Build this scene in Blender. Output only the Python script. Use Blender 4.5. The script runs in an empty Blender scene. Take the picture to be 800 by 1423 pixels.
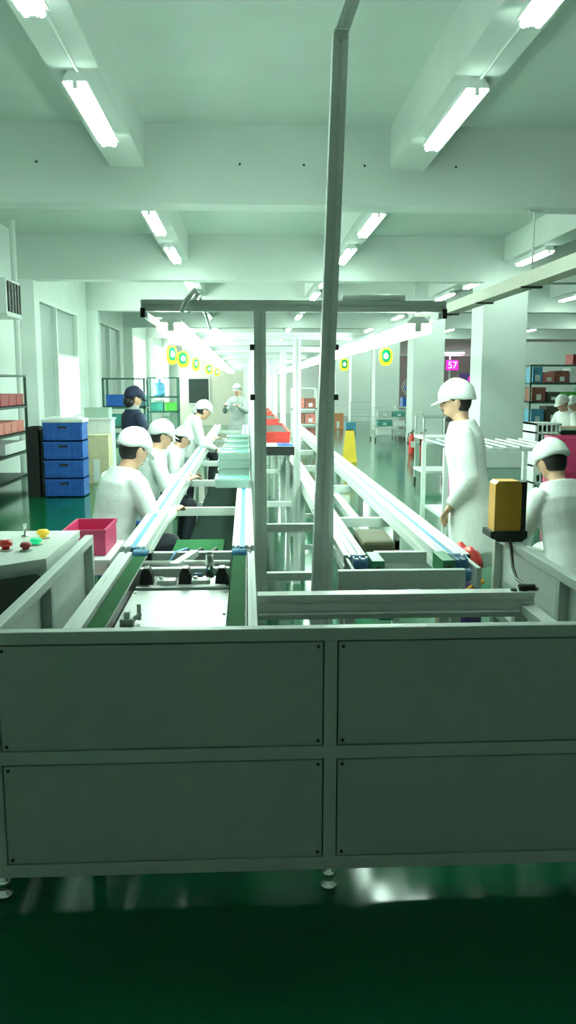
import bpy, bmesh, math, random
from math import pi, sin, cos, atan, radians as R
from mathutils import Vector as V, Matrix as M4, Euler
random.seed(7)
sc = bpy.context.scene
COL = sc.collection

# ------------------------------------------------------------------ materials
MATS = {}
def mat(name, col, rough=.5, metal=0., var=0., scale=6., bump=0., emit=0., ecol=None, trans=0., spec=None, coat=0., alpha=1., bscale=None):
    if name in MATS: return MATS[name]
    m = bpy.data.materials.new(name); m.use_nodes = True
    nt = m.node_tree; b = nt.nodes['Principled BSDF']
    b.inputs['Base Color'].default_value = (*col, 1)
    b.inputs['Roughness'].default_value = rough
    b.inputs['Metallic'].default_value = metal
    if spec is not None: b.inputs['Specular IOR Level'].default_value = spec
    if trans: b.inputs['Transmission Weight'].default_value = trans
    if coat: b.inputs['Coat Weight'].default_value = coat
    if alpha < 1: b.inputs['Alpha'].default_value = alpha
    tc = nt.nodes.new('ShaderNodeTexCoord')
    if var:
        n = nt.nodes.new('ShaderNodeTexNoise'); n.inputs['Scale'].default_value = scale; n.inputs['Detail'].default_value = 4
        nt.links.new(tc.outputs['Object'], n.inputs['Vector'])
        r = nt.nodes.new('ShaderNodeValToRGB')
        r.color_ramp.elements[0].position = .3; r.color_ramp.elements[1].position = .7
        r.color_ramp.elements[0].color = (*[c*(1-var) for c in col], 1)
        r.color_ramp.elements[1].color = (*[min(1, c*(1+var)) for c in col], 1)
        nt.links.new(n.outputs['Fac'], r.inputs['Fac']); nt.links.new(r.outputs['Color'], b.inputs['Base Color'])
    if bump:
        n2 = nt.nodes.new('ShaderNodeTexNoise'); n2.inputs['Scale'].default_value = bscale or scale*6
        nt.links.new(tc.outputs['Object'], n2.inputs['Vector'])
        bp = nt.nodes.new('ShaderNodeBump'); bp.inputs['Strength'].default_value = bump; bp.inputs['Distance'].default_value = .01
        nt.links.new(n2.outputs['Fac'], bp.inputs['Height']); nt.links.new(bp.outputs['Normal'], b.inputs['Normal'])
    if emit:
        b.inputs['Emission Color'].default_value = (*(ecol or col), 1); b.inputs['Emission Strength'].default_value = emit
    MATS[name] = m
    return m

TINT = (.75, 1.0, .855)
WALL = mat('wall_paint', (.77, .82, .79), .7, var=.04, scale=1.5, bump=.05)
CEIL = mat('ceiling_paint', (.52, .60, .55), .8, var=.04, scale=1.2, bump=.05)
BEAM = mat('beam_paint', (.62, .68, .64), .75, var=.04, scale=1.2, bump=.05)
BEIGE = mat('beige_paint', (.70, .68, .58), .7, var=.04, scale=2)
FLOOR = mat('green_epoxy', (.002, .105, .043), .13, var=.2, scale=.9, bump=.035, bscale=5, spec=.26)
TUBE = mat('tube_light', (.9, .95, .92), .4, emit=22, ecol=TINT)
WTUBE = mat('work_tube_light', (.9, .95, .92), .4, emit=17, ecol=TINT)
PINK_TUBE = mat('pink_tube_light', (.9, .6, .9), .4, emit=7, ecol=(1, .62, .95))
DAY = mat('daylit_pane', (.9, .95, .92), .2, emit=17, ecol=(.86, 1, .90))
DAYFAR = mat('far_daylit_pane', (.9, .95, .92), .2, emit=6, ecol=(.86, 1, .90))
DAYGREY = mat('frosted_film_pane', (.36, .43, .40), .35, var=.03)
GREY = mat('grey_powder_coat', (.55, .61, .57), .42, var=.03, scale=20, bump=.03, bscale=300)
PANEL = mat('grey_sheet_panel', (.47, .53, .49), .45, var=.03, scale=14, bump=.03, bscale=300)
PALEGREY = mat('pale_grey_paint', (.68, .74, .70), .4, var=.03, scale=10)
DKGREY = mat('dark_grey_panel', (.085, .105, .095), .5, var=.08, scale=12)
POLE = mat('pale_pole_paint', (.90, .92, .90), .35, var=.03, scale=25)
GANTRY = mat('gantry_grey', (.72, .78, .73), .45, var=.06, scale=10)
ALU = mat('aluminium_extrusion', (.80, .82, .79), .38, metal=.1, var=.05, scale=25)
WALU = mat('white_rail', (.80, .84, .81), .35, var=.03, scale=12)
STEEL = mat('brushed_steel_plate', (.44, .46, .44), .42, metal=.5, var=.08, scale=9, bump=.02)
CHROME = mat('chrome', (.85, .87, .85), .12, metal=1)
BLACK = mat('black_plastic', (.014, .016, .015), .4, var=.2, scale=30)
BELT = mat('green_belt', (.006, .10, .025), .8, spec=.12, var=.12, scale=40)
GREENBLK = mat('green_block', (.02, .22, .09), .4, var=.08)
BLUEB = mat('blue_belt', (.06, .28, .50), .4, var=.08, scale=30)
BLUEROLL = mat('blue_roller', (.05, .17, .33), .3, var=.1, scale=30)
RED = mat('red_plastic', (.62, .045, .035), .4, var=.1, scale=15)
DKRED = mat('dark_red_plastic', (.33, .035, .04), .45, var=.15, scale=12)
PINKRED = mat('pink_red_box', (.62, .20, .17), .5, var=.15, scale=14)
MAGENTA = mat('magenta_plastic', (.60, .05, .16), .4, var=.1)
BLUE = mat('blue_plastic', (.02, .12, .48), .4, var=.12, scale=12)
LBLUE = mat('light_blue_plastic', (.10, .35, .55), .4, var=.12)
TEAL = mat('teal_green_plastic', (.05, .30, .24), .45, var=.12)
RACKGREEN = mat('rack_green', (.06, .16, .12), .5, var=.1)
RACKDK = mat('rack_dark', (.05, .085, .07), .5, var=.1)
YELLOW = mat('yellow_plastic', (.80, .55, .05), .4, var=.06)
ORANGE = mat('orange_yellow_plastic', (.78, .37, .03), .38, var=.05)
TAN = mat('tan_cardboard', (.50, .40, .24), .75, var=.1, scale=9)
CREAM = mat('cream_cardboard', (.66, .60, .38), .75, var=.08, scale=9)
WHITE = mat('white_plastic', (.80, .84, .82), .4, var=.03)
CLOTH = mat('white_cloth', (.82, .86, .84), .8, var=.04, scale=14, bump=.2, bscale=60)
NAVY = mat('navy_cloth', (.018, .026, .065), .8, var=.2, scale=12, bump=.2, bscale=60)
GREYCLOTH = mat('grey_cloth', (.30, .33, .32), .8, var=.1, scale=12, bump=.2, bscale=60)
DKCLOTH = mat('dark_trouser_cloth', (.03, .035, .05), .85, var=.15)
SKIN = mat('skin', (.62, .37, .25), .5, var=.05, scale=20)
HAIR = mat('black_hair', (.012, .010, .010), .5, var=.2, scale=60)
EYEM = mat('dark_eye', (.02, .015, .012), .2)
LIP = mat('lip', (.45, .2, .16), .5)
WIRE = mat('wire_metal', (.62, .68, .64), .3, metal=.6)
GLASSG = mat('pale_green_clear_plastic', (.70, .92, .84), .12, trans=.55)
GLASS = mat('clear_glass', (.9, 1, .95), .03, trans=1.0)
WOOD = mat('orange_wood', (.42, .22, .08), .5, var=.15, scale=8)
OLIVE = mat('olive_cloth', (.09, .09, .05), .8, var=.2)
BROWN = mat('brown_red_box', (.30, .10, .08), .6, var=.1)
LGREEN = mat('bright_green_crate', (.10, .45, .07), .4, var=.1)
PURPLE = mat('purple_plastic', (.10, .06, .25), .5, var=.15)
MAUVE = mat('mauve_dark_paint', (.22, .12, .14), .7, var=.1)
PINKWALL = mat('pinkish_paint', (.62, .48, .50), .7, var=.04)
LEDP = mat('pink_led', (.9, .1, .7), .4, emit=5, ecol=(1, .12, .85))
LEDB = mat('magenta_led_board', (.35, .02, .25), .4, emit=.5, ecol=(.8, .02, .55))
SIGNG = mat('sign_green', (.0, .13, .05), .6, spec=.1)
LEDG = mat('green_lamp', (.01, .45, .16), .4, emit=.25, ecol=(.02, 1, .4))
LEDY = mat('yellow_lamp', (.6, .42, .02), .4, emit=.2, ecol=(1, .75, .05))
REDBTN = mat('red_button', (.65, .03, .03), .3)

# ------------------------------------------------------------------ mesh building
class MB:
    def __init__(s): s.bm = bmesh.new()
    def box(s, x0, x1, y0, y1, z0, z1, bev=0., rot=None, piv=None):
        r = bmesh.ops.create_cube(s.bm, size=1)
        vs = r['verts']
        for v in vs:
            v.co = V(((x0+x1)/2+v.co.x*(x1-x0), (y0+y1)/2+v.co.y*(y1-y0), (z0+z1)/2+v.co.z*(z1-z0)))
        if bev:
            es = list({e for v in vs for e in v.link_edges})
            rr = bmesh.ops.bevel(s.bm, geom=es, offset=bev, segments=2, affect='EDGES', profile=.5)
            vs = list({v for f in rr['faces'] for v in f.verts} | {v for v in vs if v.is_valid})
        if rot is not None:
            p = V(piv) if piv else V(((x0+x1)/2, (y0+y1)/2, (z0+z1)/2))
            m = Euler(rot).to_matrix()
            for v in vs: v.co = p + m @ (v.co-p)
        return s
    def loft(s, pts, rad, n=12, side=None, cap=True):
        pts = [V(p) for p in pts]; rad = [(r, r) if not isinstance(r, (tuple, list)) else r for r in rad]
        rings = []; N = len(pts); sv = V(side) if side else None
        for i in range(N):
            t = (pts[min(i+1, N-1)]-pts[max(i-1, 0)]).normalized()
            if sv is None:
                sv = V((1, 0, 0)) if abs(t.x) < .8 else V((0, 1, 0))
            a = (sv - t*sv.dot(t)).normalized(); b = t.cross(a)
            if side is None: sv = a
            rings.append((pts[i], a, b, rad[i], t))
        bmv = []
        def ring(p, a, b, r): return [s.bm.verts.new(p+a*(r[0]*cos(2*pi*k/n))+b*(r[1]*sin(2*pi*k/n))) for k in range(n)]
        if cap == 'round':
            p, a, b, r, t = rings[0]; m = min(r)
            bmv.append(ring(p-t*m*.6, a, b, (r[0]*.75, r[1]*.75)))
        for p, a, b, r, t in rings: bmv.append(ring(p, a, b, r))
        if cap == 'round':
            p, a, b, r, t = rings[-1]; m = min(r)
            bmv.append(ring(p+t*m*.6, a, b, (r[0]*.75, r[1]*.75)))
        for q in range(len(bmv)-1):
            for k in range(n):
                s.bm.faces.new((bmv[q][k], bmv[q][(k+1) % n], bmv[q+1][(k+1) % n], bmv[q+1][k]))
        if cap:
            s.bm.faces.new(list(reversed(bmv[0]))); s.bm.faces.new(bmv[-1])
        return s
    def cyl(s, p0, p1, r, n=14, r1=None): return s.loft([p0, p1], [r, r if r1 is None else r1], n)
    def tube(s, pts, r, n=8): return s.loft(pts, [r]*len(pts), n)
    def lathe(s, c, prof, n=20):
        c = V(c); return s.loft([c+V((0, 0, z)) for r, z in prof], [max(r, 1e-4) for r, z in prof], n, side=(1, 0, 0))
    def ell(s, c, r, rot=None, u=16, v=10, fn=None):
        g = bmesh.ops.create_uvsphere(s.bm, u_segments=u, v_segments=v, radius=1)
        m = Euler(rot).to_matrix() if rot else None
        for q in g['verts']:
            p = V((q.co.x*r[0], q.co.y*r[1], q.co.z*r[2]))
            if fn: p = V(fn(p))
            if m: p = m @ p
            q.co = p+V(c)
        return s
    def prism(s, poly, axis, a, b):
        def P(p, t): return {'x': V((t, p[0], p[1])), 'y': V((p[0], t, p[1])), 'z': V((p[0], p[1], t))}[axis]
        A = [s.bm.verts.new(P(p, a)) for p in poly]; B = [s.bm.verts.new(P(p, b)) for p in poly]
        n = len(poly)
        s.bm.faces.new(A); s.bm.faces.new(list(reversed(B)))
        for k in range(n): s.bm.faces.new((A[(k+1) % n], A[k], B[k], B[(k+1) % n]))
        return s
    def xform(s, m):
        bmesh.ops.transform(s.bm, matrix=m, verts=s.bm.verts); return s
    def build(s, name, material, parent=None, smooth=False, voxel=0., sm_iter=4):
        bmesh.ops.recalc_face_normals(s.bm, faces=s.bm.faces)
        off = V((0, 0, 0))
        if parent is not None:
            p = parent
            while p is not None: off += p.location; p = p.parent
        else:
            xs = [v.co for v in s.bm.verts]
            off = V(((min(c.x for c in xs)+max(c.x for c in xs))/2, (min(c.y for c in xs)+max(c.y for c in xs))/2, min(c.z for c in xs)))
        for v in s.bm.verts: v.co -= off
        me = bpy.data.meshes.new(name); s.bm.to_mesh(me); s.bm.free()
        me.materials.append(material)
        if smooth:
            me.polygons.foreach_set('use_smooth', [True]*len(me.polygons))
        o = bpy.data.objects.new(name, me); COL.objects.link(o)
        if parent is not None: o.parent = parent
        else: o.location = off
        if voxel:
            r = o.modifiers.new('fuse', 'REMESH'); r.mode = 'VOXEL'; r.voxel_size = voxel; r.use_smooth_shade = True
            if sm_iter:
                k = o.modifiers.new('soften', 'SMOOTH'); k.factor = .5; k.iterations = sm_iter
        return o

def smooth_by_angle(o, ang=35):
    me = o.data
    me.polygons.foreach_set('use_smooth', [True]*len(me.polygons))
    bm = bmesh.new(); bm.from_mesh(me)
    for e in bm.edges:
        if len(e.link_faces) == 2 and e.calc_face_angle(0) > R(ang): e.smooth = False
    bm.to_mesh(me); bm.free(); return o

def thing(name, label, cat, loc=(0, 0, 0), rotz=0., group=None):
    o = bpy.data.objects.new(name, None); COL.objects.link(o); o.empty_display_size = .1
    o.location = loc; o.rotation_euler = (0, 0, rotz)
    return tag(o, label, cat, group)
def tag(o, label, cat, group=None):
    o['label'] = label; o['category'] = cat
    if group: o['group'] = group
    return o
def struct(o, label=None):
    o['kind'] = 'structure'
    if label: o['label'] = label
    return o
def dup(root, loc, rotz=None, label=None, group=None, name=None):
    r = root.copy(); COL.objects.link(r); r.location = loc
    if rotz is not None: r.rotation_euler = (0, 0, rotz)
    if label: r['label'] = label
    if group: r['group'] = group
    for ch in list(root.children):
        c = ch.copy(); COL.objects.link(c); c.parent = r
        for g in list(ch.children):
            d = g.copy(); COL.objects.link(d); d.parent = c
    return r
def place(root, loc, rotz=0.):
    root.location = loc; root.rotation_euler = (0, 0, rotz); return root
def B(name, m, parent, *a, **k): return MB().box(*a, **k).build(name, m, parent)
ORD = ['first', 'second', 'third', 'fourth', 'fifth', 'sixth', 'seventh', 'eighth', 'ninth', 'tenth', 'eleventh', 'twelfth', 'thirteenth', 'fourteenth', 'fifteenth', 'sixteenth']

# ------------------------------------------------------------------ camera
cam = bpy.data.cameras.new('camera'); co = bpy.data.objects.new('camera', cam); COL.objects.link(co)
cam.sensor_fit = 'VERTICAL'; cam.sensor_height = 36; cam.lens = 36*1150/1423.
PITCH = atan(178.5/1150); YAW = atan(58/1150*cos(PITCH))
co.location = (0, 0, 1.6); co.rotation_euler = (pi/2-PITCH, 0, -YAW)
cam.clip_start = .05; cam.clip_end = 200
sc.camera = co
F = 1150.
ROT = Euler((pi/2-PITCH, 0, -YAW)).to_matrix()

# ------------------------------------------------------------------ room shell
XL, XR, YB, YF, ZC = -4.1, 15., -1.7, 46., 4.26
struct(MB().box(XL-.3, XR+.3, YB-.3, YF+.3, -.2, 0).build('floor', FLOOR))
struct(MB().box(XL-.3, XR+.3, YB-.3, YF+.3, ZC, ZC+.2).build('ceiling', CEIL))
struct(MB().box(XR, XR+.2, YB, YF, 0, ZC).build('wall_right', WALL))
struct(MB().box(XL, XR, YF, YF+.2, 0, ZC).build('wall_back', WALL))
struct(MB().box(XL, XR, YB-.2, YB, 0, ZC).build('wall_front', WALL))  # unseen wall, set close behind the camera to bounce light onto pole and panels
# left wall with window openings
WIN = [(16.85, 20.75, .8, 3.28), (23.6, 27.6, .8, 3.35), (30.2, 34.4, .8, 3.35), (36.6, 44.5, .8, 3.35)]
wl = MB(); y = YB
for (a, b, z0, z1) in WIN:
    wl.box(XL-.2, XL, y, a, 0, ZC); wl.box(XL-.2, XL, a, b, 0, z0); wl.box(XL-.2, XL, a, b, z1, ZC); y = b
wl.box(XL-.2, XL, y, YF, 0, ZC)
struct(wl.build('wall_left', WALL))
for i, (a, b, z0, z1) in enumerate(WIN):
    f = MB(); t = .07
    f.box(XL-.12, XL+.03, a, b, z0, z0+t).box(XL-.12, XL+.03, a, b, z1-t, z1)
    n = 2 if i < 3 else 4
    for k in range(n+1):
        yy = (a, 18.5, b)[k] if i == 0 else a+(b-a)*k/n
        f.box(XL-.12, XL+.03, max(a, yy-t*.7), min(b, yy+t*.7), z0+t, z1-t)
    w = struct(f.build('window_%d' % (i+1), WHITE))
    for k in range(n):
        y0, y1 = a+(b-a)*k/n+.05, a+(b-a)*(k+1)/n-.05
        if i == 0: y0, y1 = ((a+.05, 18.45), (18.55, b-.05))[k]
        zs = z0+t
        if i == 0:
            if k == 0: struct(B('frosted_pane', DAYGREY, w, XL-.08, XL-.06, y0, y1, zs, z1-t))
            else:
                struct(B('frosted_pane', DAYGREY, w, XL-.08, XL-.06, y0, y1, 2.25, z1-t))
                struct(B('pane', DAY, w, XL-.08, XL-.06, y0, y1, zs, 2.19))
                struct(B('transom_bar', WHITE, w, XL-.1, XL, y0, y1, 2.19, 2.25))
        elif i == 1: struct(B('frosted_pane', DAYGREY, w, XL-.08, XL-.06, y0, y1, zs, z1-t))
        else: struct(B('pane', DAYFAR, w, XL-.08, XL-.06, y0, y1, zs, z1-t))
# beams
BY = [-1.69, 2.6, 9.1, 15.6, 22.1, 28.6, 35.1, 41.6]
for i, y in enumerate(BY):
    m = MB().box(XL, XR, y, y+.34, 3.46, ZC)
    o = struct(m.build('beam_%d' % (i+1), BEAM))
    if i == 2:   # dark anchor holes in the first beam in view
        for k, px in enumerate((-2.14, -1.3-.05, -.05, .62, 1.26, 2.23)):
            h = struct(MB().cyl((px, y-.004, 3.86), (px, y+.01, 3.86), .013, 10).build('anchor_hole', BLACK, o))
ROWX = [-1.21, 1.71, 4.95, 8.2, 11.5]
for i, x in enumerate(ROWX):
    lb = MB()
    for a, b in zip(BY[:-1], BY[1:]): lb.box(x-.18, x+.18, a+.34, b, 3.82, ZC)
    struct(lb.build('beam_lengthwise_%d' % (i+1), BEAM))
# columns
ci = 1
for y in BY[3:]:
    struct(MB().box(4.42, 5.26, y, y+.8, 0, 3.46, bev=.01).build('column_%d' % ci, WALL)); ci += 1
    struct(MB().box(XL, -3.82, y, y+.4, 0, 3.46, bev=.01).build('column_%d' % ci, WALL)); ci += 1

# ------------------------------------------------------------------ ceiling lights
def make_light(x, y, z, L, label, name='ceiling_light', cat='light', group=None, tube=TUBE, hang=None):
    t = thing(name, label, cat, (x, y, z), 0, group)
    slim = tube is WTUBE
    h = MB(); h.prism([(-.062, -.004), (.062, -.004), (.03, .03), (-.03, .03)] if slim else [(-.088, -.012), (-.08, .0), (.08, .0), (.088, -.012), (.088, .012), (.05, .078), (-.05, .078), (-.088, .012)], 'y', 0, L)
    h.xform(M4.Translation(V((x, y, z)))).build('housing', WHITE, t)
    for s in (-1, 1):
        MB().cyl((x+s*.045, y+.005, z-.026 - (.004 if slim else 0)), (x+s*.045, y+L-.005, z-.026 - (.004 if slim else 0)), .027 if slim else .021, 12).build('tube', tube, t, smooth=True)
    for yy in (y, y+L-.03): MB().box(x-.018, x+.018, yy, yy+.03, z-.045, z, bev=.004).build('end_cap', WHITE, t)
    if hang:
        for yy in (y+.15, y+L-.15): MB().cyl((x, yy, z+.07), (x, yy, hang), .006, 6).build('hanger', GREY, t)
    return t
rown = ['in the row left of the pole', 'in the row right of the pole', 'in the row above the white columns',
        'in the row beyond the white columns', 'in the row nearest the right wall']
for r, x in enumerate(ROWX):
    k = 0; proto = None
    for b in range(1, 7):
        for off, lo in ((1.15, 1.5), (3.8, 1.52)) if b == 1 else ((1.85, 1.5), (4.65, 1.5)):
            y = BY[b]+off
            px = 342+1150*x/(y+1.5)
            if px > 812 or (r >= 2 and y < 11): continue
            z = 3.742
            lab = 'twin-tube ceiling light, %s from front %s' % (ORD[k], rown[r])
            if proto is None: proto = make_light(x, y, z, lo, lab, group='ceiling tube lights')
            else: dup(proto, (x, y, z), label=lab)
            k += 1
# thin conduits feeding the two near rows
for x, w in ((-1.21, 'left'), (1.71, 'right')):
    c = MB()
    c.tube([(x+.02, 5.26, 3.806), (x+.02, 6.39, 3.806)], .011, 8)
    tag(c.build('ceiling_conduit', PALEGREY, None), 'thin pale conduit between the near tube lights on the %s ceiling beam' % w, 'conduit')

# suspended cable tray with hanger rods
t = thing('cable_tray', 'long pale cable tray hung diagonally below the ceiling at the right', 'cable tray', (3.15, 6.0, 2.66))
MB().prism([(3.05, 2.66), (3.25, 2.66), (3.25, 2.80), (3.24, 2.80), (3.24, 2.675), (3.06, 2.675), (3.06, 2.80), (3.05, 2.80)], 'y', 6.0, 15.9).build('trough', mat('beige_tray_paint', (.40, .41, .33), .5, var=.06), t)
for y in (9.27, 15.77):
    MB().cyl((3.15, y, 2.67), (3.15, y, 3.45), .013, 8).build('hanger_rod', GREY, t)
    B('hanger_plate', GREY, t, 3.08, 3.22, y-.05, y+.05, 3.445, 3.459)
for y in (7.5, 9.27, 11.1, 12.9, 15.77): B('bracket', BLACK, t, 3.03, 3.27, y-.03, y+.03, 2.64, 2.66)

# ------------------------------------------------------------------ front machine enclosure
X0, X1, Y0, Y1 = -.795, 1.273, 2.42, 4.04
HT = .866
t = thing('machine_enclosure', 'large grey steel machine cabinet with four plain front panels in the foreground', 'machine', (.25, 2.42, 0))
T = .04; BZ = .072
B('front_top_rail', GREY, t, X0, X1, Y0, Y0+T, HT-T, HT, bev=.003)
B('front_middle_rail', GREY, t, X0, X1, Y0, Y0+T, .445, .487, bev=.002)
B('front_bottom_rail', GREY, t, X0, X1, Y0, Y0+T, BZ, BZ+.042, bev=.002)
for x in (X0, .232, X1-T): B('front_post', GREY, t, x, x+T, Y0+.001, Y0+T-.001, BZ, HT-T, bev=.002)
for (a, b) in ((X0+T, .232), (.232+T, X1-T)):
    for (c, d) in ((BZ+.042, .445), (.487, HT-T)):
        p = B('front_panel', PANEL, t, a+.004, b-.004, Y0+.002, Y0+.012, c+.004, d-.004, bev=.0015)
        for sx in (a+.018, b-.018):
            for sz in (c+.018, d-.018):
                MB().cyl((sx, Y0-.001, sz), (sx, Y0+.004, sz), .0052, 10).build('screw', BLACK, p)
        gp = MB().box(a, b, Y0+.02, Y0+.026, c, d); gp.build('panel_backing', BLACK, t)
for x in (X0+.02, .252, X1-.02):
    for y in (Y0+.02, Y1-.02):
        f = MB(); f.lathe((x, y, 0), [(.024, 0), (.027, .004), (.027, .012), (.012, .02), (.012, .034), (.02, .037), (.024, .048), (.02, .06), (.012, .066), (.012, BZ)], 18)
        f.build('levelling_foot', CHROME, t, smooth=True)
for s, xs in (('l', X0), ('r', X1-T)):
    B('guard_rail', GREY, t, xs, xs+T, Y0+T, Y1, HT-T, HT, bev=.003)
    B('side_bottom_rail', GREY, t, xs, xs+T, Y0+T, Y1, BZ, BZ+.042, bev=.002)
    B('side_middle_rail', GREY, t, xs, xs+T, Y0+T, Y1-T, .445, .487, bev=.002)
    for y in (3.14, Y1-T): B('side_post', GREY, t, xs, xs+T, y, y+T, BZ+.042, HT-T, bev=.002)
    xo = xs-.004 if s == 'l' else xs+T
    for (a, b) in ((Y0+T, 3.16), (3.16, Y1)):
        B('side_panel', PALEGREY, t, xo, xo+.004, a, b, .10, HT-.03)
# slotted cross profile and its short side ledge
cb = MB().prism([(2.90, .775), (2.96, .775), (2.96, .845), (2.90, .845), (2.90, .826), (2.912, .826), (2.912, .812), (2.90, .812)], 'x', .035, 1.05)
cb.build('slotted_crossbar', ALU, t)
B('crossbar_flange', GREY, t, .035, .985, 2.86, 2.90, .765, .785, bev=.002)
B('side_ledge', PALEGREY, t, 1.0, 1.05, Y0+T, 2.90, .765, .80, bev=.002)
B('ledge_post', PALEGREY, t, 1.0, 1.05, 2.965, 3.005, BZ, .80, bev=.002)
for x in (.98, 1.02): MB().cyl((x, 2.93, .845), (x, 2.93, .852), .012, 10).build('black_bolt', BLACK, t)
B('base_crossmember', GREY, t, X0+T, X1-T, 3.2, 3.24, .12, .16)

# ------------------------------------------------------------------ near belt transfer unit (inside the enclosure)
t = thing('belt_transfer_unit', 'bright steel transfer plate between two green belts behind the front panels', 'conveyor', (-.28, 2.5, 0))
def prof_rail(x0, x1, y0, y1, z0, z1, m, name, parent, groove=True):
    h = z1-z0; w = x1-x0; g = min(.012, w*.3)
    pl = [(x0, z0), (x1, z0), (x1, z0+h*.4), (x1-g, z0+h*.4), (x1-g, z0+h*.6), (x1, z0+h*.6), (x1, z1), (x0+w*.62, z1), (x0+w*.62, z1-g*.6), (x0+w*.38, z1-g*.6), (x0+w*.38, z1), (x0, z1),
          (x0, z0+h*.6), (x0+g, z0+h*.6), (x0+g, z0+h*.4), (x0, z0+h*.4)]
    return MB().prism(pl, 'y', y0, y1).build(name, m, parent)
prof_rail(-.612, -.552, 2.48, 3.93, .72, .80, WALU, 'side_rail', t)
prof_rail(.0, .032, 2.48, 3.93, .72, .80, WALU, 'side_rail', t)
for x in (-.545, -.072):
    bl = MB().box(x, x+.062, 2.5, 3.9, .772, .786, bev=.003)
    b = bl.build('belt', BELT, t)
    B('belt_edge', BLACK, b, x+.062, x+.068, 2.5, 3.9, .74, .787)
    r = MB().cyl((x-.004, 3.955, .772), (x+.066, 3.955, .772), .034, 18)
    for q in (.01, .03, .05): r.cyl((x+q, 3.955, .772), (x+q+.006, 3.955, .772), .038, 18)
    r.build('roller', BLUEB, t, smooth=False)
    B('roller_bracket', BLACK, t, x+.07, x+.088, 3.9, 3.99, .72, .80, bev=.003)
pl = MB().box(-.474, -.076, 2.50, 3.37, .738, .75, bev=.003).build('transfer_plate', STEEL, t)
for sx in (-.46, -.09):
    for sy in (2.7, 3.0, 3.33): MB().cyl((sx, sy, .75), (sx, sy, .754), .006, 10).build('screw', GREY, pl)
for x in (-.5, -.02):
    for y in (2.56, 3.84): B('support_leg', GREY, t, x-.02, x+.02, y, y+.04, 0, .72)
B('plate_support', GREY, t, -.47, -.08, 2.9, 2.96, .66, .738)
# stop block on the left of the plate
sb = MB().box(-.455, -.405, 2.86, 2.90, .75, .775, bev=.003).box(-.44, -.42, 2.865, 2.895, .775, .80, bev=.003).cyl((-.39, 2.9, .762), (-.39, 2.9, .82), .008).cyl((-.41, 2.88, .768), (-.385, 2.9, .785), .008)
sb.build('stop_block', GREY, t)
# clamps
ca = thing('pneumatic_clamp_unit', 'row of black clamps and steel cylinders across the far end of the steel plate', 'clamp', (-.27, 3.4, 0))
B('front_plate', GREY, ca, -.47, -.08, 3.40, 3.425, .72, .755, bev=.003)
B('clamp_beam', WALU, ca, -.47, -.08, 3.56, 3.60, .765, .80, bev=.003)
MB().cyl((-.47, 3.70, .79), (-.08, 3.70, .79), .016, 14).build('guide_bar', ALU, ca, smooth=True)
for x in (-.43, -.265, -.11):
    b = MB().prism([(x-.03, .755), (x+.03, .755), (x+.022, .80), (x+.012, .825), (x-.012, .825), (x-.024, .80)], 'y', 3.45, 3.51)
    b.build('clamp_block', BLACK, ca)
    MB().cyl((x, 3.51, .79), (x, 3.56, .785), .008, 10).build('clamp_rod', CHROME, ca)
for x in (-.345, -.2):
    B('clamp_foot', ALU, ca, x-.04, x+.04, 3.44, 3.50, .755, .775, bev=.004)
    MB().cyl((x-.022, 3.47, .775), (x-.022, 3.47, .785), .01, 10).build('bolt', CHROME, ca)
for x in (-.16, -.17+.35*0): pass
MB().cyl((-.165, 3.56, .76), (-.165, 3.56, .86), .018, 14).build('cylinder', CHROME, ca, smooth=True)
MB().cyl((-.165, 3.56, .86), (-.165, 3.56, .875), .012, 10).build('cylinder_cap', GREY, ca)
MB().box(-.31, -.27, 3.62, 3.92, .78, .81, bev=.003, rot=(0, 0, -.25)).build('slide_arm', WALU, ca)
MB().box(-.36, -.32, 3.62, 3.95, .74, .77, bev=.003, rot=(0, 0, -.2)).build('slide_arm', WALU, ca)
B('valve_block', BLUEROLL, ca, -.235, -.195, 3.52, 3.55, .755, .785, bev=.003)
hs = MB().tube([(-.44+.01*k, 3.9+.08*sin(k*.35), .69+.05*sin(k*.5)) for k in range(0, 24, 1)], .007, 8)
hs.build('blue_air_hose', BLUEB, ca, smooth=True)
B('lower_carriage', BLACK, ca, -.42, -.12, 3.62, 3.9, .60, .68, bev=.006)
for x in (-.44, -.11):
    for y in (3.5, 3.88): B('carriage_leg', BLACK, ca, x-.015, x+.015, y-.015, y+.015, 0, .74)
B('carriage_tie', BLACK, ca, -.44, -.11, 3.49, 3.9, .68, .72)

# ------------------------------------------------------------------ long assembly conveyor (left) and return conveyor (right)
def conveyor(root, xs, y0, y1, zt, belt_col, leg_ys):
    for (a, b, g0, g1) in xs:           # rail pair with a narrow belt between
        prof_rail(a, g0, y0, y1, zt-.09, zt, WALU, 'side_rail', root)
        prof_rail(g1, b, y0, y1, zt-.09, zt, WALU, 'side_rail', root)
        B('belt', belt_col, root, g0+.002, g1-.002, y0, y1, zt-.018, zt-.006)
    lo, hi = xs[0][0], xs[-1][1]
    for y in leg_ys:
        for x in (lo+.02, hi-.06): B('leg', GREY, root, x, x+.04, y, y+.04, 0, zt-.09)
        B('crossmember', GREY, root, lo, hi, y, y+.04, zt-.15, zt-.09, bev=.002)
        B('leg_tie', GREY, root, lo+.06, hi-.06, y, y+.04, .2, .24)
t = thing('assembly_conveyor', 'long white railed assembly conveyor with blue belts beside the seated workers', 'conveyor', (-.28, 4.0, 0))
conveyor(t, [(-.615, -.50, -.575, -.545), (-.075, .032, -.04, -.012)], 4.02, 16.2, .81, BLUEB, (4.3, 5.9, 7.6, 9.5, 11.5, 13.5, 15.8))
B('drive_housing', BLACK, t, -.45, -.12, 4.15, 4.55, .50, .66, bev=.01)
B('green_guard', BELT, t, -.44, -.14, 4.62, 5.1, .52, .64, bev=.008)
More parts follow.
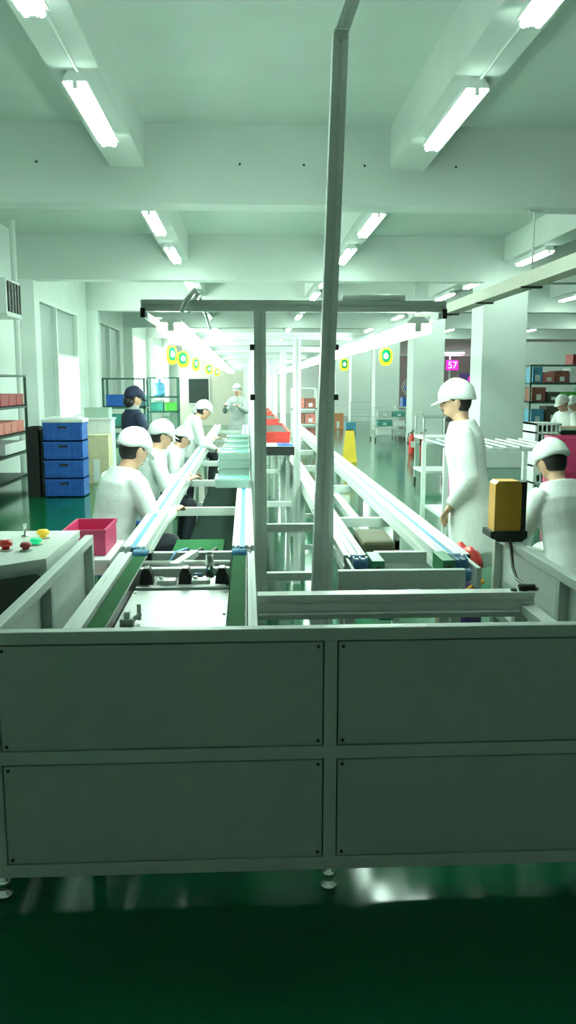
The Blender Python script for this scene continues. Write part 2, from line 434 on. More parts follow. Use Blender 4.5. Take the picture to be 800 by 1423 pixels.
for k in range(3): MB().tube([(-.42+.1*k, 4.2, .66), (-.38+.09*k, 4.3, .72), (-.33+.08*k, 4.45, .71), (-.3+.06*k, 4.6, .64)], .008, 8).build('hose', BLACK if k else BLUEROLL, t, smooth=True)
B('under_tray', mat('dark_tray', (.015, .03, .022), .95, spec=.03), t, -.44, -.09, 4.36, 16.0, .40, .42)
t = thing('return_conveyor', 'right-hand return conveyor with blue pulleys and green end blocks', 'conveyor', (.7, 3.4, 0))
conveyor(t, [(.43, .53, .485, .50), (.86, 1.0, .91, .935)], 3.62, 16.2, .84, BLUEB, (3.9, 5.2, 6.9, 8.6, 10.6, 12.6, 14.8))
B('front_plate', GREY, t, .37, .90, 3.30, 3.335, .76, .84, bev=.003)
for x in (.40, .845): B('plate_post', GREY, t, x, x+.04, 3.30, 3.34, 0, .76)
B('end_crossbar', PALEGREY, t, .585, .83, 3.72, 3.76, .775, .83, bev=.003)
for x, gx in ((.478, .53), (.915, .835)):
    pu = MB()
    pu.cyl((x-.02, 3.50, .815), (x+.035, 3.50, .815), .036, 20).cyl((x-.024, 3.50, .815), (x-.016, 3.50, .815), .043, 20).cyl((x+.004, 3.50, .815), (x+.012, 3.50, .815), .043, 20).cyl((x+.032, 3.50, .815), (x+.04, 3.50, .815), .043, 20)
    pu.cyl((x-.02, 3.42, .79), (x+.035, 3.42, .79), .028, 18).cyl((x-.02, 3.585, .82), (x+.035, 3.585, .82), .03, 18)
    pu.build('pulley', BLUEROLL, t)
    gb = MB().box(gx, gx+.055 if gx < .6 else gx+.055, 3.43, 3.63, .78, .852, bev=.004).build('end_block', GREENBLK, t)
    MB().cyl((gx+.027, 3.428, .815), (gx+.027, 3.434, .815), .014, 14).build('axle_hole', BLACK, gb)
B('pulley_mount', BLACK, t, .434, .450, 3.38, 3.62, .74, .83, bev=.003)
B('pulley_mount', GREY, t, .968, .988, 3.38, 3.62, .74, .83, bev=.003)
B('rail_end_cap', BLACK, t, .972, 1.0, 3.60, 3.62, .775, .84)
B('inner_tray', TEAL, t, .56, .62, 3.4, 9.0, .60, .64)
B('inner_rail', PALEGREY, t, .72, .78, 3.36, 9.0, .62, .68)
B('motor_housing', OLIVE, t, .62, .80, 4.35, 4.75, .64, .76, bev=.02)
B('tray_bearer', GREY, t, .44, .98, 5.2, 5.24, .54, .60)
B('tray_bearer', GREY, t, .44, .98, 3.95, 3.99, .54, .60)

# ------------------------------------------------------------------ lamp gantry
t = thing('lamp_gantry', 'grey aluminium gantry of posts and crossbars carrying the work lamps', 'gantry', (.24, 4.0, 0))
GY = [4.0, 6.5, 9.0, 11.5, 14.0, 16.5, 19.0, 21.5]
for y in GY:
    m = GANTRY if y < 5 else PALEGREY
    cbm = MB().prism([(y, 1.936), (y+.055, 1.936), (y+.055, 1.988), (y, 1.988), (y, 1.968), (y+.008, 1.968), (y+.008, 1.958), (y, 1.958)], 'x', -.49, .955)
    cbm.build('crossbar', GANTRY if y < 8 else GREY, t)
    for x in (.066, .395):
        MB().prism([(x-.029, y), (x-.006, y), (x-.006, y+.008), (x+.006, y+.008), (x+.006, y), (x+.029, y), (x+.029, y+.055), (x-.029, y+.055)], 'z', 0, 1.936).build('post', m, t)
    if y < 5:
        for x in (-.49, .935): B('black_end_cap', BLACK, t, x-.002, x+.022, y-.012, y, 1.905, 1.95, bev=.004)
        for x in (.030, .430):
            for z in (1.77, 1.535): MB().box(x-.012, x+.012, y-.002, y+.02, z-.014, z+.014, bev=.003).build('cable_clip', BLACK, t)
        B('post_tie', GREY, t, .095, .366, y+.01, y+.05, .875, .915)
        B('post_tie', GREY, t, .095, .366, y+.01, y+.05, .63, .67)
    else:
        B('post_tie', PALEGREY, t, .095, .366, y+.01, y+.05, .63, .67)
for x in (-.478, .942): B('lamp_rail', GREY, t, x-.012, x+.012, 4.055, 21.5, 1.912, 1.936)
MB().cyl((.46, 4.03, 2.005), (.76, 4.03, 2.005), .017, 14).build('cable_conduit', PALEGREY, t, smooth=True)
# cable bundle on the left end of the front crossbar
MB().tube([(-.30, 3.98, 1.93), (-.27, 3.97, 1.99), (-.235, 3.975, 2.03), (-.22, 4.0, 2.02), (-.24, 4.03, 1.995), (-.27, 4.05, 1.93)], .012, 8).build('cable_bundle', GANTRY, t, smooth=True)
MB().tube([(-.215, 4.02, 2.0), (-.19, 4.08, 1.93), (-.175, 4.2, 1.87)], .008, 8).build('cable_bundle', GANTRY, t, smooth=True)
# hanging work lamps: bolted under the gantry rails
for s, x in (('left', -.375), ('right', .875)):
    proto = None
    for k in range(13):
        y = 4.26+1.30*k
        lab = 'bright twin-tube work lamp, %s from front under the %s side of the gantry' % (ORD[k], s)
        if proto is None:
            proto = make_light(x, y, 1.905, 1.22, lab, 'work_lamp', 'lamp', 'gantry work lamps', WTUBE)
            for yy in (y+.2, y+1.0): MB().box(x-.103 if s == 'left' else x-.02, x+.02 if s == 'left' else x+.067, yy, yy+.03, 1.936, 1.944).build('mounting_bracket', GREY, proto)
        else: dup(proto, (x, y, 1.905), label=lab)
        if y+1.22 > 21.3: break

# hanging oval signs
def make_sign(loc, rotz, label):
    t = thing('hanging_sign', label, 'sign', (0, 0, 0), 0, 'yellow oval station signs')
    def oval(rx, rz, zc, n=28, sq=.8): return [(rx*(abs(cos(2*pi*k/n))**sq)*(1 if cos(2*pi*k/n) >= 0 else -1), zc+rz*(abs(sin(2*pi*k/n))**sq)*(1 if sin(2*pi*k/n) >= 0 else -1)) for k in range(n)]
    MB().prism(oval(.047, .062, -.1), 'y', -.004, .004).build('plate', YELLOW_S, t)
    MB().prism(oval(.030, .042, -.092), 'y', -.007, .007).build('green_disc', SIGNG, t)
    e = MB().ell((0, -.008, -.085), (.011, .002, .012)).ell((0, -.008, -.104), (.017, .002, .011)).ell((-.012, -.008, -.094), (.006, .002, .008)).ell((.012, -.008, -.094), (.006, .002, .008))
    e.build('emblem', WHITE, t)
    MB().cyl((0, 0, -.04), (0, 0, .03), .002, 6).build('string', GREY, t)
    return place(t, loc, rotz)
YELLOW_S = mat('sign_yellow', (.42, .33, .015), .6, spec=.1)
sg = None
for k, (x, y, rz, lab) in enumerate((
    (-.478, 5.46, .9, 'pale yellow oval sign hanging edge-on, nearest the camera on the gantry left'),
    (-.478, 6.43, .15, 'yellow oval sign with green disc hanging left, second from the camera'),
    (-.478, 8.06, .8, 'yellow oval sign turned sideways hanging left, third from the camera'),
    (-.478, 10.9, .3, 'small yellow oval sign hanging left, fourth from the camera'),
    (-.478, 13.9, .2, 'tiny yellow oval sign hanging left, farthest from the camera'),
    (.96, 5.75, .1, 'yellow-rimmed green oval sign hanging under the gantry right side, in front of a column'),
    (.96, 8.2, .3, 'yellow oval sign hanging right beside the leaning pole'))):
    if sg is None: sg = make_sign((x, y, 1.882), rz, lab)
    else: dup(sg, (x, y, 1.882), rz, lab)

# ------------------------------------------------------------------ leaning cable pole
t = thing('cable_pole', 'tall pale aluminium pole rising past the gantry and bending at the top', 'pole', (.30, 3.6, 0))
def extr(p0, p1, w, parent, name):
    p0, p1 = V(p0), V(p1); d = p1-p0; L = d.length
    h = w/2; g = .007
    poly = [(-h, -h), (-g, -h), (-g, -h+.01), (g, -h+.01), (g, -h), (h, -h), (h, -g), (h-.01, -g), (h-.01, g), (h, g), (h, h), (g, h), (g, h-.01), (-g, h-.01), (-g, h), (-h, h), (-h, g), (-h+.01, g), (-h+.01, -g), (-h, -g)]
    m = MB().prism(poly, 'z', 0, L)
    q = d.to_track_quat('Z', 'Y').to_matrix().to_4x4()
    m.xform(M4.Translation(p0) @ q)
    return m.build(name, POLE, parent)
extr((.293, 3.6, .01), (.392, 3.6, 2.995), .062, t, 'upright')
extr((.392, 3.6, 2.99), (.56, 3.6, 3.47-.01), .055, t, 'upper_arm')
extr((.56, 3.6, 3.45), (.60, 3.6, 4.258), .055, t, 'ceiling_drop')
B('elbow_joint', GREY, t, .362, .424, 3.567, 3.633, 2.965, 3.015, bev=.01)
B('base_plate', GREY, t, .24, .345, 3.55, 3.65, 0, .012, bev=.003)

# ------------------------------------------------------------------ control desk at the left
t = thing('control_desk', 'pale grey control desk with coloured buttons beside the left guard rail', 'control desk', (0, 0, 0))
DZ = .89
foot = [(-.83, 3.39), (-.822, 4.02), (-1.55, 4.02), (-1.55, 2.75)]
MB().prism(foot, 'z', 0, DZ-.035).build('body', PALEGREY, t)
MB().prism([(-.826, 3.375), (-.818, 4.03), (-1.56, 4.03), (-1.56, 2.72)], 'z', DZ-.035, DZ).build('desk_top', PALEGREY, t)
rc = [(-.93, .06), (-.03, .06)] + [(-.055+.025*cos(a), DZ-.085+.025*sin(a)) for a in (0, pi/6, pi/3, pi/2)] + [(-.93, DZ-.06)]
fp = MB().prism(rc, 'y', -.008, -.0005)
fp.xform(M4.Translation((-.83, 3.39, 0)) @ M4.Rotation(math.atan2(.664, .748), 4, 'Z'))
fp.build('front_panel', DKGREY, t)
def button(x, y, m, r=.02, h=.03, name='push_button', label=None):
    z = DZ
    o = MB().lathe((x, y, z), [(r*.6, 0), (r*.6, h*.4), (r, h*.5), (r*1.02, h*.75), (r*.8, h), (r*.3, h*1.05)], 16).build(name, m, t, smooth=True)
    MB().lathe((x, y, z), [(r*1.1, -.002), (r*1.1, .005), (r*.7, .006)], 16).build('collar', GREY, o)
    if label: o['label'] = label
button(-1.037, 3.547, REDBTN, .028, .045, 'emergency_stop', 'red mushroom button')
button(-.951, 3.543, DKRED, .024, .035, 'push_button', 'dark red button')
button(-.94, 3.673, LEDG, .026, .03, 'indicator_lamp', 'green lit button')
button(-.947, 3.832, LEDY, .028, .04, 'indicator_lamp', 'yellow lit button')
button(-1.101, 3.715, WHITE, .02, .02, 'push_button', 'white button')
MB().lathe((-1.04, 3.874, DZ), [(.018, 0), (.018, .008), (.008, .01), (.007, .05), (.011, .055), (.004, .062)], 14).build('selector_switch', CHROME, t, smooth=True)

# ------------------------------------------------------------------ orange control pendant on the right guard
t = thing('pendant_control_box', 'yellow control box with black base standing on the right guard rail', 'control box', (1.22, 3.82, HT))
MB().prism([(1.155, HT+.035), (1.27, HT+.035), (1.28, HT+.06), (1.28, HT+.27), (1.265, HT+.285), (1.17, HT+.285), (1.155, HT+.27)], 'y', 3.77, 3.87).build('front_cover', ORANGE, t)
MB().prism([(1.175, HT), (1.285, HT), (1.31, HT+.02), (1.31, HT+.05), (1.135, HT+.05), (1.135, HT+.02)], 'y', 3.755, 3.89).build('base', BLACK, t)
MB().box(1.278, 1.31, 3.78, 3.885, HT+.05, HT+.28, bev=.006).build('side_housing', BLACK, t)
cb = MB().tube([(1.225, 3.75, HT+.015), (1.225, 3.72, HT-.03), (1.215, 3.66, HT-.10), (1.20, 3.55, HT-.13), (1.185, 3.40, HT-.12), (1.165, 3.25, HT-.09), (1.13, 3.1, HT-.06), (1.08, 2.98, HT-.028), (1.045, 2.935, HT-.018)], .0075, 8)
cb.build('cable', BLACK, t, smooth=True)
MB().cyl((1.00, 2.935, HT-.018+.008), (1.06, 2.935, HT-.018+.008), .012, 10).build('plug', BLACK, t)

# ------------------------------------------------------------------ people
def person(label, loc, rotz, height=1.70, seated=False, lean=0., head_yaw=0., head_pitch=0., arms=None, coat=CLOTH, trousers=CLOTH, cap=CLOTH, hair=HAIR,
           beard=False, vox=.009, long_hair=False, scarf=None, seat_h=.47, coat_long=True, apron=None, seat_group='workers'):
    t = thing('person', label, 'person', (0, 0, 0), 0, None)
    S = height/1.70
    pz = (seat_h+.115)/S if seated else .925
    cl, sl = cos(lean), sin(lean)
    def U(x, y, z): return V((x, y*cl+z*sl, pz-y*sl+z*cl))
    torso_z = [(-.06, .15, .115), (0, .163, .118), (.1, .143, .108), (.2, .142, .105), (.32, .165, .113), (.40, .168, .108), (.45, .135, .088), (.485, .075, .062)]
    body = MB()
    def torso(mb, add, zs=torso_z, n=20):
        mb.loft([U(0, 0, z) for z, a, b in zs], [(a+add, b+add) for z, a, b in zs], n, side=(1, 0, 0), cap='round')
    torso(body, 0)
    body.loft([U(0, 0, .46), U(0, .005, .52), U(0, .015, .57)], [.056, .052, .054], 14, cap='round')
    hd = U(0, .03, .640)
    RM = Euler((-head_pitch, 0, head_yaw), 'ZXY' if False else 'XYZ').to_matrix()
    RM = Euler((0, 0, head_yaw)).to_matrix() @ Euler((-head_pitch, 0, 0)).to_matrix()
    H4 = M4.Translation(hd) @ RM.to_4x4()
    def head(p):
        x, y, z = p
        tt = max(0, -z/.115)
        x *= 1-.30*tt*tt; y = y*(1-.10*tt)+.012*tt
        if y > .075: y = .075+(y-.075)*.55
        return (x, y, z)
    hb = MB(); hb.ell((0, 0, 0), (.075, .095, .116), fn=head, u=28, v=18)
    hb.loft([(0, .078, .028), (0, .094, -.008), (0, .098, -.022)], [.008, .013, .015], 10, cap='round')
    hb.ell((0, .080, -.058), (.024, .010, .012)).ell((0, .056, -.096), (.026, .018, .018)).ell((0, .077, .036), (.052, .009, .010))
    for s in (-1, 1): hb.ell((s*.076, -.008, -.005), (.011, .020, .032), rot=(0, s*.15, 0)).ell((s*.036, .060, -.024), (.020, .012, .016))
    hb.xform(H4)
    tmp = bpy.data.meshes.new('head_tmp'); hb.bm.to_mesh(tmp); hb.bm.free(); body.bm.from_mesh(tmp); bpy.data.meshes.remove(tmp)
    # legs
    legs = []
    for s in (-1, 1):
        hip = V((s*.088, 0, pz-.03))
        if seated: knee = V((s*.12, .42, pz-.02)); ank = V((s*.115, .36, .085))
        else: knee = V((s*.10, .015, .49)); ank = V((s*.105, -.015, .085))
        toe = ank+V((s*.02, .15, -.045)); legs.append((hip, knee, ank, toe))
        body.loft([hip, hip.lerp(knee, .5), knee], [.080, .068, .052], 14, cap='round')
        body.loft([knee, knee.lerp(ank, .35), ank], [.052, .05, .034], 14, cap='round')
        body.loft([ank+V((0, -.03, -.04)), ank+V((0, .05, -.045)), toe], [(.034, .03), (.04, .03), (.032, .022)], 12, side=(1, 0, 0), cap='round')
    # arms and hands
    arms = arms or {}
    AR = []
    for s in (-1, 1):
        sh = U(s*.172, 0, .425)
        el, wr = arms.get(s, ((s*.23, .0, .14), (s*.22, .10, -.09)))
        el, wr = U(*el), U(*wr)
        el = sh+(el-sh).normalized()*.285
        wr = el+(wr-el).normalized()*.245
        AR.append((s, sh, el, wr))
        body.loft([sh, sh.lerp(el, .5), el], [.052, .046, .040], 12, cap='round')
        body.loft([el, el.lerp(wr, .35), wr], [.040, .038, .026], 12, cap='round')
        d = (wr-el).normalized()
        up = V((0, 0, 1)); side = d.cross(up)
        if side.length < .2: side = V((0, -s, 0)) if abs(d.z) > .9 else V((1, 0, 0))
        side.normalize(); nrm = side.cross(d).normalized()      # nrm ~ back of the hand
        pc = wr+d*.05
        body.loft([wr, wr+d*.03, wr+d*.085], [(.027, .018), (.037, .016), (.040, .014)], 12, side=side, cap='round')
        for k, (off, L) in enumerate(((-.030, .062), (-.010, .074), (.010, .070), (.029, .054))):
            a = wr+d*.085+side*off
            b_ = a+(d*.86-nrm*.5).normalized()*L*.55; c_ = b_+(d*.45-nrm*.9).normalized()*L*.5
            body.loft([a-d*.012, a, b_, c_], [.0095, .0095, .0088, .0078], 8, cap='round')
        ts = -s if True else s
        a = wr+d*.025+side*(ts*.03); b_ = a+(d*.6+side*ts*.7-nrm*.25).normalized()*.04; c_ = b_+(d*.9+side*ts*.15-nrm*.3).normalized()*.03
        body.loft([wr+d*.012+side*ts*.012, a, b_, c_], [.013, .013, .0105, .009], 8, cap='round')
    body.xform(M4.Scale(S, 4)); ob = body.build('body', SKIN, t, voxel=vox*.72 if vox < .008 else vox, sm_iter=2)
    # coat
    c = MB()
    zs = [(z, a, b) for z, a, b in torso_z[1:-1]]
    zs[0] = (-.02, zs[0][1]+.004, zs[0][2])
    if coat_long and not seated:
        zs = [(-.36, .215, .165), (-.2, .195, .150), (-.08, .18, .135)]+zs
    elif seated: zs = [(-.075, .17, .13)]+zs
    else: zs = [(-.14, .17, .125)]+zs
    torso(c, .022, zs, 24)
    c.loft([U(0, -.004, .43), U(0, 0, .475), U(0, .004, .505)], [(.11, .095), (.078, .072), (.070, .068)], 16, side=(1, 0, 0), cap=True)
    for s, sh, el, wr in AR:
        w2 = el.lerp(wr, .96)
        c.loft([sh.lerp(U(0, 0, .41), .12), sh.lerp(el, .5), el], [.075, .068, .060], 14, cap='round')
        c.loft([el, el.lerp(wr, .4), w2], [.060, .056, .044], 14, cap=True)
    if seated and trousers is CLOTH:
        for hip, knee, ank, toe in legs: c.loft([hip+V((0, -.02, 0)), hip.lerp(knee, .5), knee+V((0, .02, .0))], [.108, .098, .082], 14, cap='round')
    c.xform(M4.Scale(S, 4)); c.build('coat' if coat is CLOTH else 'jacket', coat, t, voxel=vox*1.1, sm_iter=3)
    # trousers and shoes
    tr = MB()
    tr.loft([(0, 0, pz-.1), (0, 0, pz+.03)], [(.155, .125), (.165, .128)], 16, side=(1, 0, 0), cap='round')
    for hip, knee, ank, toe in legs:
        a2 = knee.lerp(ank, .9)
        tr.loft([hip, hip.lerp(knee, .5), knee], [.092, .08, .066], 14, cap='round'); tr.loft([knee, knee.lerp(a2, .4), a2], [.066, .062, .055], 14)
    tr.xform(M4.Scale(S, 4)); tr.build('trousers', trousers, t, voxel=.012, sm_iter=3)
    for hip, knee, ank, toe in legs:
        sh_ = MB(); sh_.loft([ank+V((0, -.045, -.045)), ank+V((0, .03, -.042)), ank+V((0, .10, -.048)), toe+V((0, .02, -.012))], [(.038, .040), (.046, .043), (.048, .036), (.036, .026)], 14, side=(1, 0, 0), cap='round')
        sh_.box(ank.x-.048, ank.x+.048, ank.y-.07, ank.y+.19, 0.0, .016, bev=.006)
        sh_.xform(M4.Scale(S, 4)); sh_.build('shoe', BLACK, t, smooth=True)
    # hair, face, cap
    def HM(mb, name, m, voxel=0, parent=None):
        mb.xform(M4.Scale(S, 4) @ H4); return mb.build(name, m, parent or t, smooth=True, voxel=voxel)
    h = MB().ell((0, -.018, .020), (.081, .092, .112), u=24, v=14)
    if long_hair: h.ell((0, -.085, -.045), (.06, .05, .065)).ell((0, -.05, -.06), (.078, .055, .07))
    HM(h, 'hair', hair)
    for s in (-1, 1):
        HM(MB().ell((s*.030, .0775, .012), (.011, .008, .0065)), 'eye', EYEM)
        HM(MB().ell((s*.031, .083, .034), (.018, .005, .0035), rot=(0, s*.12, 0)), 'eyebrow', HAIR)
    HM(MB().ell((0, .0895, -.058), (.021, .004, .0045)), 'mouth', LIP)
    if beard:
        HM(MB().ell((0, .060, -.100), (.031, .024, .026)).ell((0, .089, -.043), (.020, .0055, .0055)), 'beard', HAIR)
    if cap is not None:
        def capfn(p):
            x, y, z = p
            if z < -.02: z = -.02+(z+.02)*.15
            back = max(0., -y/.118)
            z -= .035*back*(1 if z < .03 else .4)
            w = 1+.012*sin(7*math.atan2(y, x))*(1 if z < .06 else .4)
            return (x*w, y*w-.004*back, z+.006*sin(3*math.atan2(y, x)+1))
        k = MB().ell((0, -.012, .052), (.102, .124, .106), fn=capfn, u=32, v=18)
        kc = HM(k, 'cap', cap)
        v = MB(); n = 14; top = []; bot = []
        for j in range(n+1):
            a = pi*(.5-.36+.72*j/n)
            i_ = V((.086*cos(a), .100*sin(a)-.014, .036)); o_ = V((.098*cos(a), .104*sin(a)-.014+.074*sin(a)**2, .036-.026*sin(a)**2-.004))
            top.append((i_, o_))
        vt = [(v.bm.verts.new(i_), v.bm.verts.new(o_), v.bm.verts.new(i_-V((0, 0, .005))), v.bm.verts.new(o_-V((0, 0, .004)))) for i_, o_ in top]
        for q in range(n):
            A, Bq = vt[q], vt[q+1]
            for f in ((A[0], A[1], Bq[1], Bq[0]), (A[2], Bq[2], Bq[3], A[3]), (A[1], A[3], Bq[3], Bq[1]), (A[0], Bq[0], Bq[2], A[2])): v.bm.faces.new(f)
        v.bm.faces.new((vt[0][0], vt[0][2], vt[0][3], vt[0][1])); v.bm.faces.new((vt[-1][0], vt[-1][1], vt[-1][3], vt[-1][2]))
        HM(v, 'visor', cap, parent=kc)
    if scarf:
        sf = MB().loft([U(0, -.01, .45), U(0, .0, .485), U(0, .012, .525)], [(.105, .09), (.092, .085), (.075, .072)], 18, side=(1, 0, 0), cap='round')
        sf.xform(M4.Scale(S, 4)); sf.build('scarf', scarf, t, voxel=.01)
    return place(t, loc, rotz)

def stool(loc, label, h=.455):
    t = thing('stool', label, 'stool', (0, 0, 0), 0, 'stools under the seated workers')
    MB().lathe((0, 0, 0), [(.16, h-.035), (.17, h-.02), (.165, h-.004), (.14, h)], 24).build('seat', BLUE, t, smooth=True)
    for k in range(4):
        a = pi/4+k*pi/2
        MB().cyl((.11*cos(a), .11*sin(a), h-.03), (.17*cos(a), .17*sin(a), 0), .012, 10).build('leg', CHROME, t)
    n = 20; MB().tube([(.145*cos(2*pi*k/n), .145*sin(2*pi*k/n), .18) for k in range(n+1)], .008, 8).build('foot_ring', CHROME, t)
    return place(t, loc)
# facing +Y locally; rotz = -90deg faces +X, +90deg faces -X
fwd = {1: ((.24, .12, .22), (.14, .36, .33)), -1: ((-.24, .12, .22), (-.12, .36, .33))}
person('man in a white cap and white coat standing right, bearded face turned left', (1.445, 5.25, 0), R(72), 1.62, lean=.14, head_pitch=.16, head_yaw=R(8), beard=True, vox=.007, arms={1: ((.21, -.03, .14), (.17, .12, -.03)), -1: ((-.21, -.03, .14), (-.15, .12, -.03))})
person('woman in a navy jacket and dark cap standing behind the seated workers', (-1.27, 9.4, 0), R(-55), 1.555, head_yaw=R(-10), head_pitch=.25, coat=NAVY, trousers=DKCLOTH, cap=NAVY, long_hair=True, scarf=GREYCLOTH, coat_long=False, vox=.008, arms={1: ((.24, .06, .15), (.06, .26, .12)), -1: ((-.24, .06, .15), (-.06, .26, .12))})
w = [(-.88, 5.2, R(-48), 'nearest seated worker in a large white cap beside the conveyor', .30, 1.66, .45),
     (-.89, 7.1, R(-75), 'seated worker in white, second along the conveyor, dark hair under cap', .25, 1.58, .25),
     (-.96, 8.7, R(-80), 'seated worker in white, third along the conveyor, head bowed', .55, 1.42, .5),
     (-.86, 12.4, R(-80), 'small seated worker in white, farthest along the conveyor', .25, 1.55, .3)]
for x, y, rz, lab, ln, hh, hp in w:
    sh_ = .455
    person(lab, (x, y, 0), rz, hh, seated=True, lean=ln, head_pitch=hp, arms=fwd, trousers=DKCLOTH)
    stool((x, y, 0), 'blue round stool under the %s' % {5.2: 'nearest seated worker', 7.1: 'second seated worker', 8.7: 'third seated worker', 12.4: 'farthest seated worker'}[y])
person('worker in white standing at the conveyor and reaching right over the trays', (-.87, 10.4, 0), R(-75), 1.50, lean=.62, head_pitch=.3, arms={1: ((.22, .2, .25), (.14, .48, .28)), -1: ((-.2, .22, .25), (-.1, .5, .3))})
person('person in grey overalls standing at the far end of the conveyor', (-.18, 17.2, 0), R(160), 1.58, coat=GREYCLOTH, trousers=GREYCLOTH, cap=GREYCLOTH, arms=fwd)
person('seated worker in white cap and loose white gown at the right guard', (1.84, 4.5, 0), R(18), 1.60, seated=True, lean=.34, head_pitch=.6, arms=fwd, vox=.008, seat_h=.47)
stool((1.84, 4.5, 0), 'blue round stool under the worker at the right guard')
person('worker in white bent over the wooden bench at far right', (5.12, 12.85, 0), R(120), 1.62, seated=True, lean=.4, head_pitch=.3, arms=fwd, seat_h=.62)
stool((5.12, 12.85, 0), 'tall blue stool of the bent worker at the wooden bench', .605)
person('worker in white beside the bench, at the picture right edge', (5.52, 13.5, 0), R(120), 1.58, seated=True, lean=.35, head_pitch=.2, arms=fwd, seat_h=.6)
stool((5.52, 13.5, 0), 'blue stool of the worker at the picture right edge', .585)

# ------------------------------------------------------------------ central shelf with red bins
t = thing('parts_shelf', 'long narrow black-edged shelf between the gantry posts holding red bins', 'shelf', (.24, 6.3, 0))
SX0, SX1 = .100, .362
B('shelf_top', mat('pale_teal_top', (.50, .66, .60), .35), t, SX0, SX1, 6.3, 14.6, 1.115, 1.125)
MB().box(SX0, SX1, 6.28, 6.30, 1.06, 1.127, bev=.003).box(SX0, SX1, 6.30, 14.6, 1.07, 1.115).build('black_edge', BLACK, t)
for y in (6.4, 8.9+.12, 11.7, 14.4):
    for x in (SX0+.02, SX1-.05): B('leg', GREY, t, x, x+.03, y+.15, y+.18, 0, 1.07)
def bin_(x0, x1, y0, y1, z0, h, m, label, name='storage_bin', cat='bin', group=None, fill=BLACK, wall=.006):
    t = thing(name, label, cat, ((x0+x1)/2, (y0+y1)/2, z0), 0, group)
    b = MB()
    b.box(x0, x1, y0, y0+wall, z0, z0+h).box(x0, x1, y1-wall, y1, z0, z0+h).box(x0, x0+wall, y0+wall, y1-wall, z0, z0+h).box(x1-wall, x1, y0+wall, y1-wall, z0, z0+h).box(x0+wall, x1-wall, y0+wall, y1-wall, z0, z0+wall)
    b.box(x0-.006, x1+.006, y0-.006, y0+.003, z0+h-.018, z0+h).box(x0-.006, x1+.006, y1-.003, y1+.006, z0+h-.018, z0+h).box(x0-.006, x0+.003, y0, y1, z0+h-.018, z0+h).box(x1-.003, x1+.006, y0, y1, z0+h-.018, z0+h)
    b.box(x0+.03, x1-.03, y0-.004, y0+.002, z0+h*.25, z0+h*.3)
    b.build('shell', m, t)
    if fill:
        f = MB()
        f.box(x0+wall+.002, x1-wall-.002, y0+wall+.002, y1-wall-.002, z0+wall, z0+h*.8)
        f.build('contents', fill, t)
    return t
for k, (y, m) in enumerate(((6.72, RED), (9.15, RED), (11.7, RED))):
    bin_(SX0+.012, SX1-.012, y, y+1.5, 1.126, .088, m, 'red open bin on the black shelf, %s from the camera' % ('nearest', 'middle', 'farthest')[k], group='red bins on the central shelf')
bin_(SX0+.02, SX1-.1, 13.5, 14.3, 1.126, .12, BLUE, 'small blue bin behind the red bins on the central shelf')
tag(MB().box(.24, .355, 6.36, 6.56, 1.126, 1.136, bev=.002).build('folder', BLUE), 'flat blue folder on the near end of the black shelf', 'folder')

# pale clear trays on the assembly conveyor
pt = None; k = 0
for y in (6.3, 7.0, 7.8, 8.6, 9.4, 10.3, 11.3):
    for q in range(1+(k % 3 == 1)+(k % 2)):
        lab = 'pale green clear tray on the conveyor, %s along%s' % (ORD[k], ('', ', second up', ', third up')[q])
        if pt is None:
            pt = bin_(-.24, .02, y, y+.36, .811, .07, GLASSG, lab, 'clear_tray', 'tray', 'clear trays on the assembly conveyor', fill=TEAL, wall=.005)
            pb = V(pt.location)
        else: dup(pt, pb+V((-.0, y-6.3, .074*q)), label=lab)
    k += 1

# ------------------------------------------------------------------ racks and boxes
def rack(name, label, x0, x1, y0, y1, levels, top, m=RACKDK, post=.035, cat='rack', shelf_m=None):
    t = thing(name, label, cat, ((x0+x1)/2, (y0+y1)/2, 0))
    for x in (x0, x1-post):
        for y in (y0, y1-post): B('post', m, t, x, x+post, y, y+post, 0, top)
    for z in levels:
        s = MB().box(x0, x1, y0, y1, z-.012, z).box(x0, x1, y0, y0+.012, z-.045, z).box(x1-.012, x1, y0, y1, z-.045, z).box(x0, x1, y1-.012, y1, z-.045, z).box(x0, x0+.012, y0, y1, z-.045, z)
        s.build('shelf', shelf_m or m, t)
    e = MB().box(x0, x1, y0, y0+.02, top-.03, top).box(x0, x1, y1-.02, y1, top-.03, top).box(x0, x0+.02, y0, y1, top-.03, top).box(x1-.02, x1, y0, y1, top-.03, top)
    e.build('top_rail', m, t)
    return t
def carton(x0, x1, y0, y1, z0, z1, m, label, name='carton', cat='box', group=None, lid=None):
    t = thing(name, label, cat, ((x0+x1)/2, (y0+y1)/2, z0), 0, group)
    MB().box(x0, x1, y0, y1, z0, z1-.02, bev=.004).build('body', m, t)
    MB().box(x0-.003, x1+.003, y0-.003, y1+.003, z1-.02, z1, bev=.003).build('lid', lid or m, t)
    MB().box((x0+x1)/2-.05, (x0+x1)/2+.05, y0-.006, y0-.001, z0+.03, z0+(z1-z0)*.5).build('paper_label', WHITE, t)
    return t
rack('storage_rack', 'dark metal storage rack with red boxes against the left wall', -4.05, -3.48, 10.4, 13.46, (.18, .56, .86, 1.27), 1.73)
pr = None
for j in range(7):
    y = 10.55+j*.41
    if pr is None: pr = bin_(-3.98, -3.52, y, y+.38, 1.272, .17, DKRED, 'dark red bin, first from the front on the rack upper shelf', 'parts_bin', 'bin', 'dark red bins on the left rack', fill=BROWN); p0 = V(pr.location)
    else: dup(pr, p0+V((0, j*.41, 0)), label='dark red bin, %s from the front on the rack upper shelf' % ORD[j])
pr = None
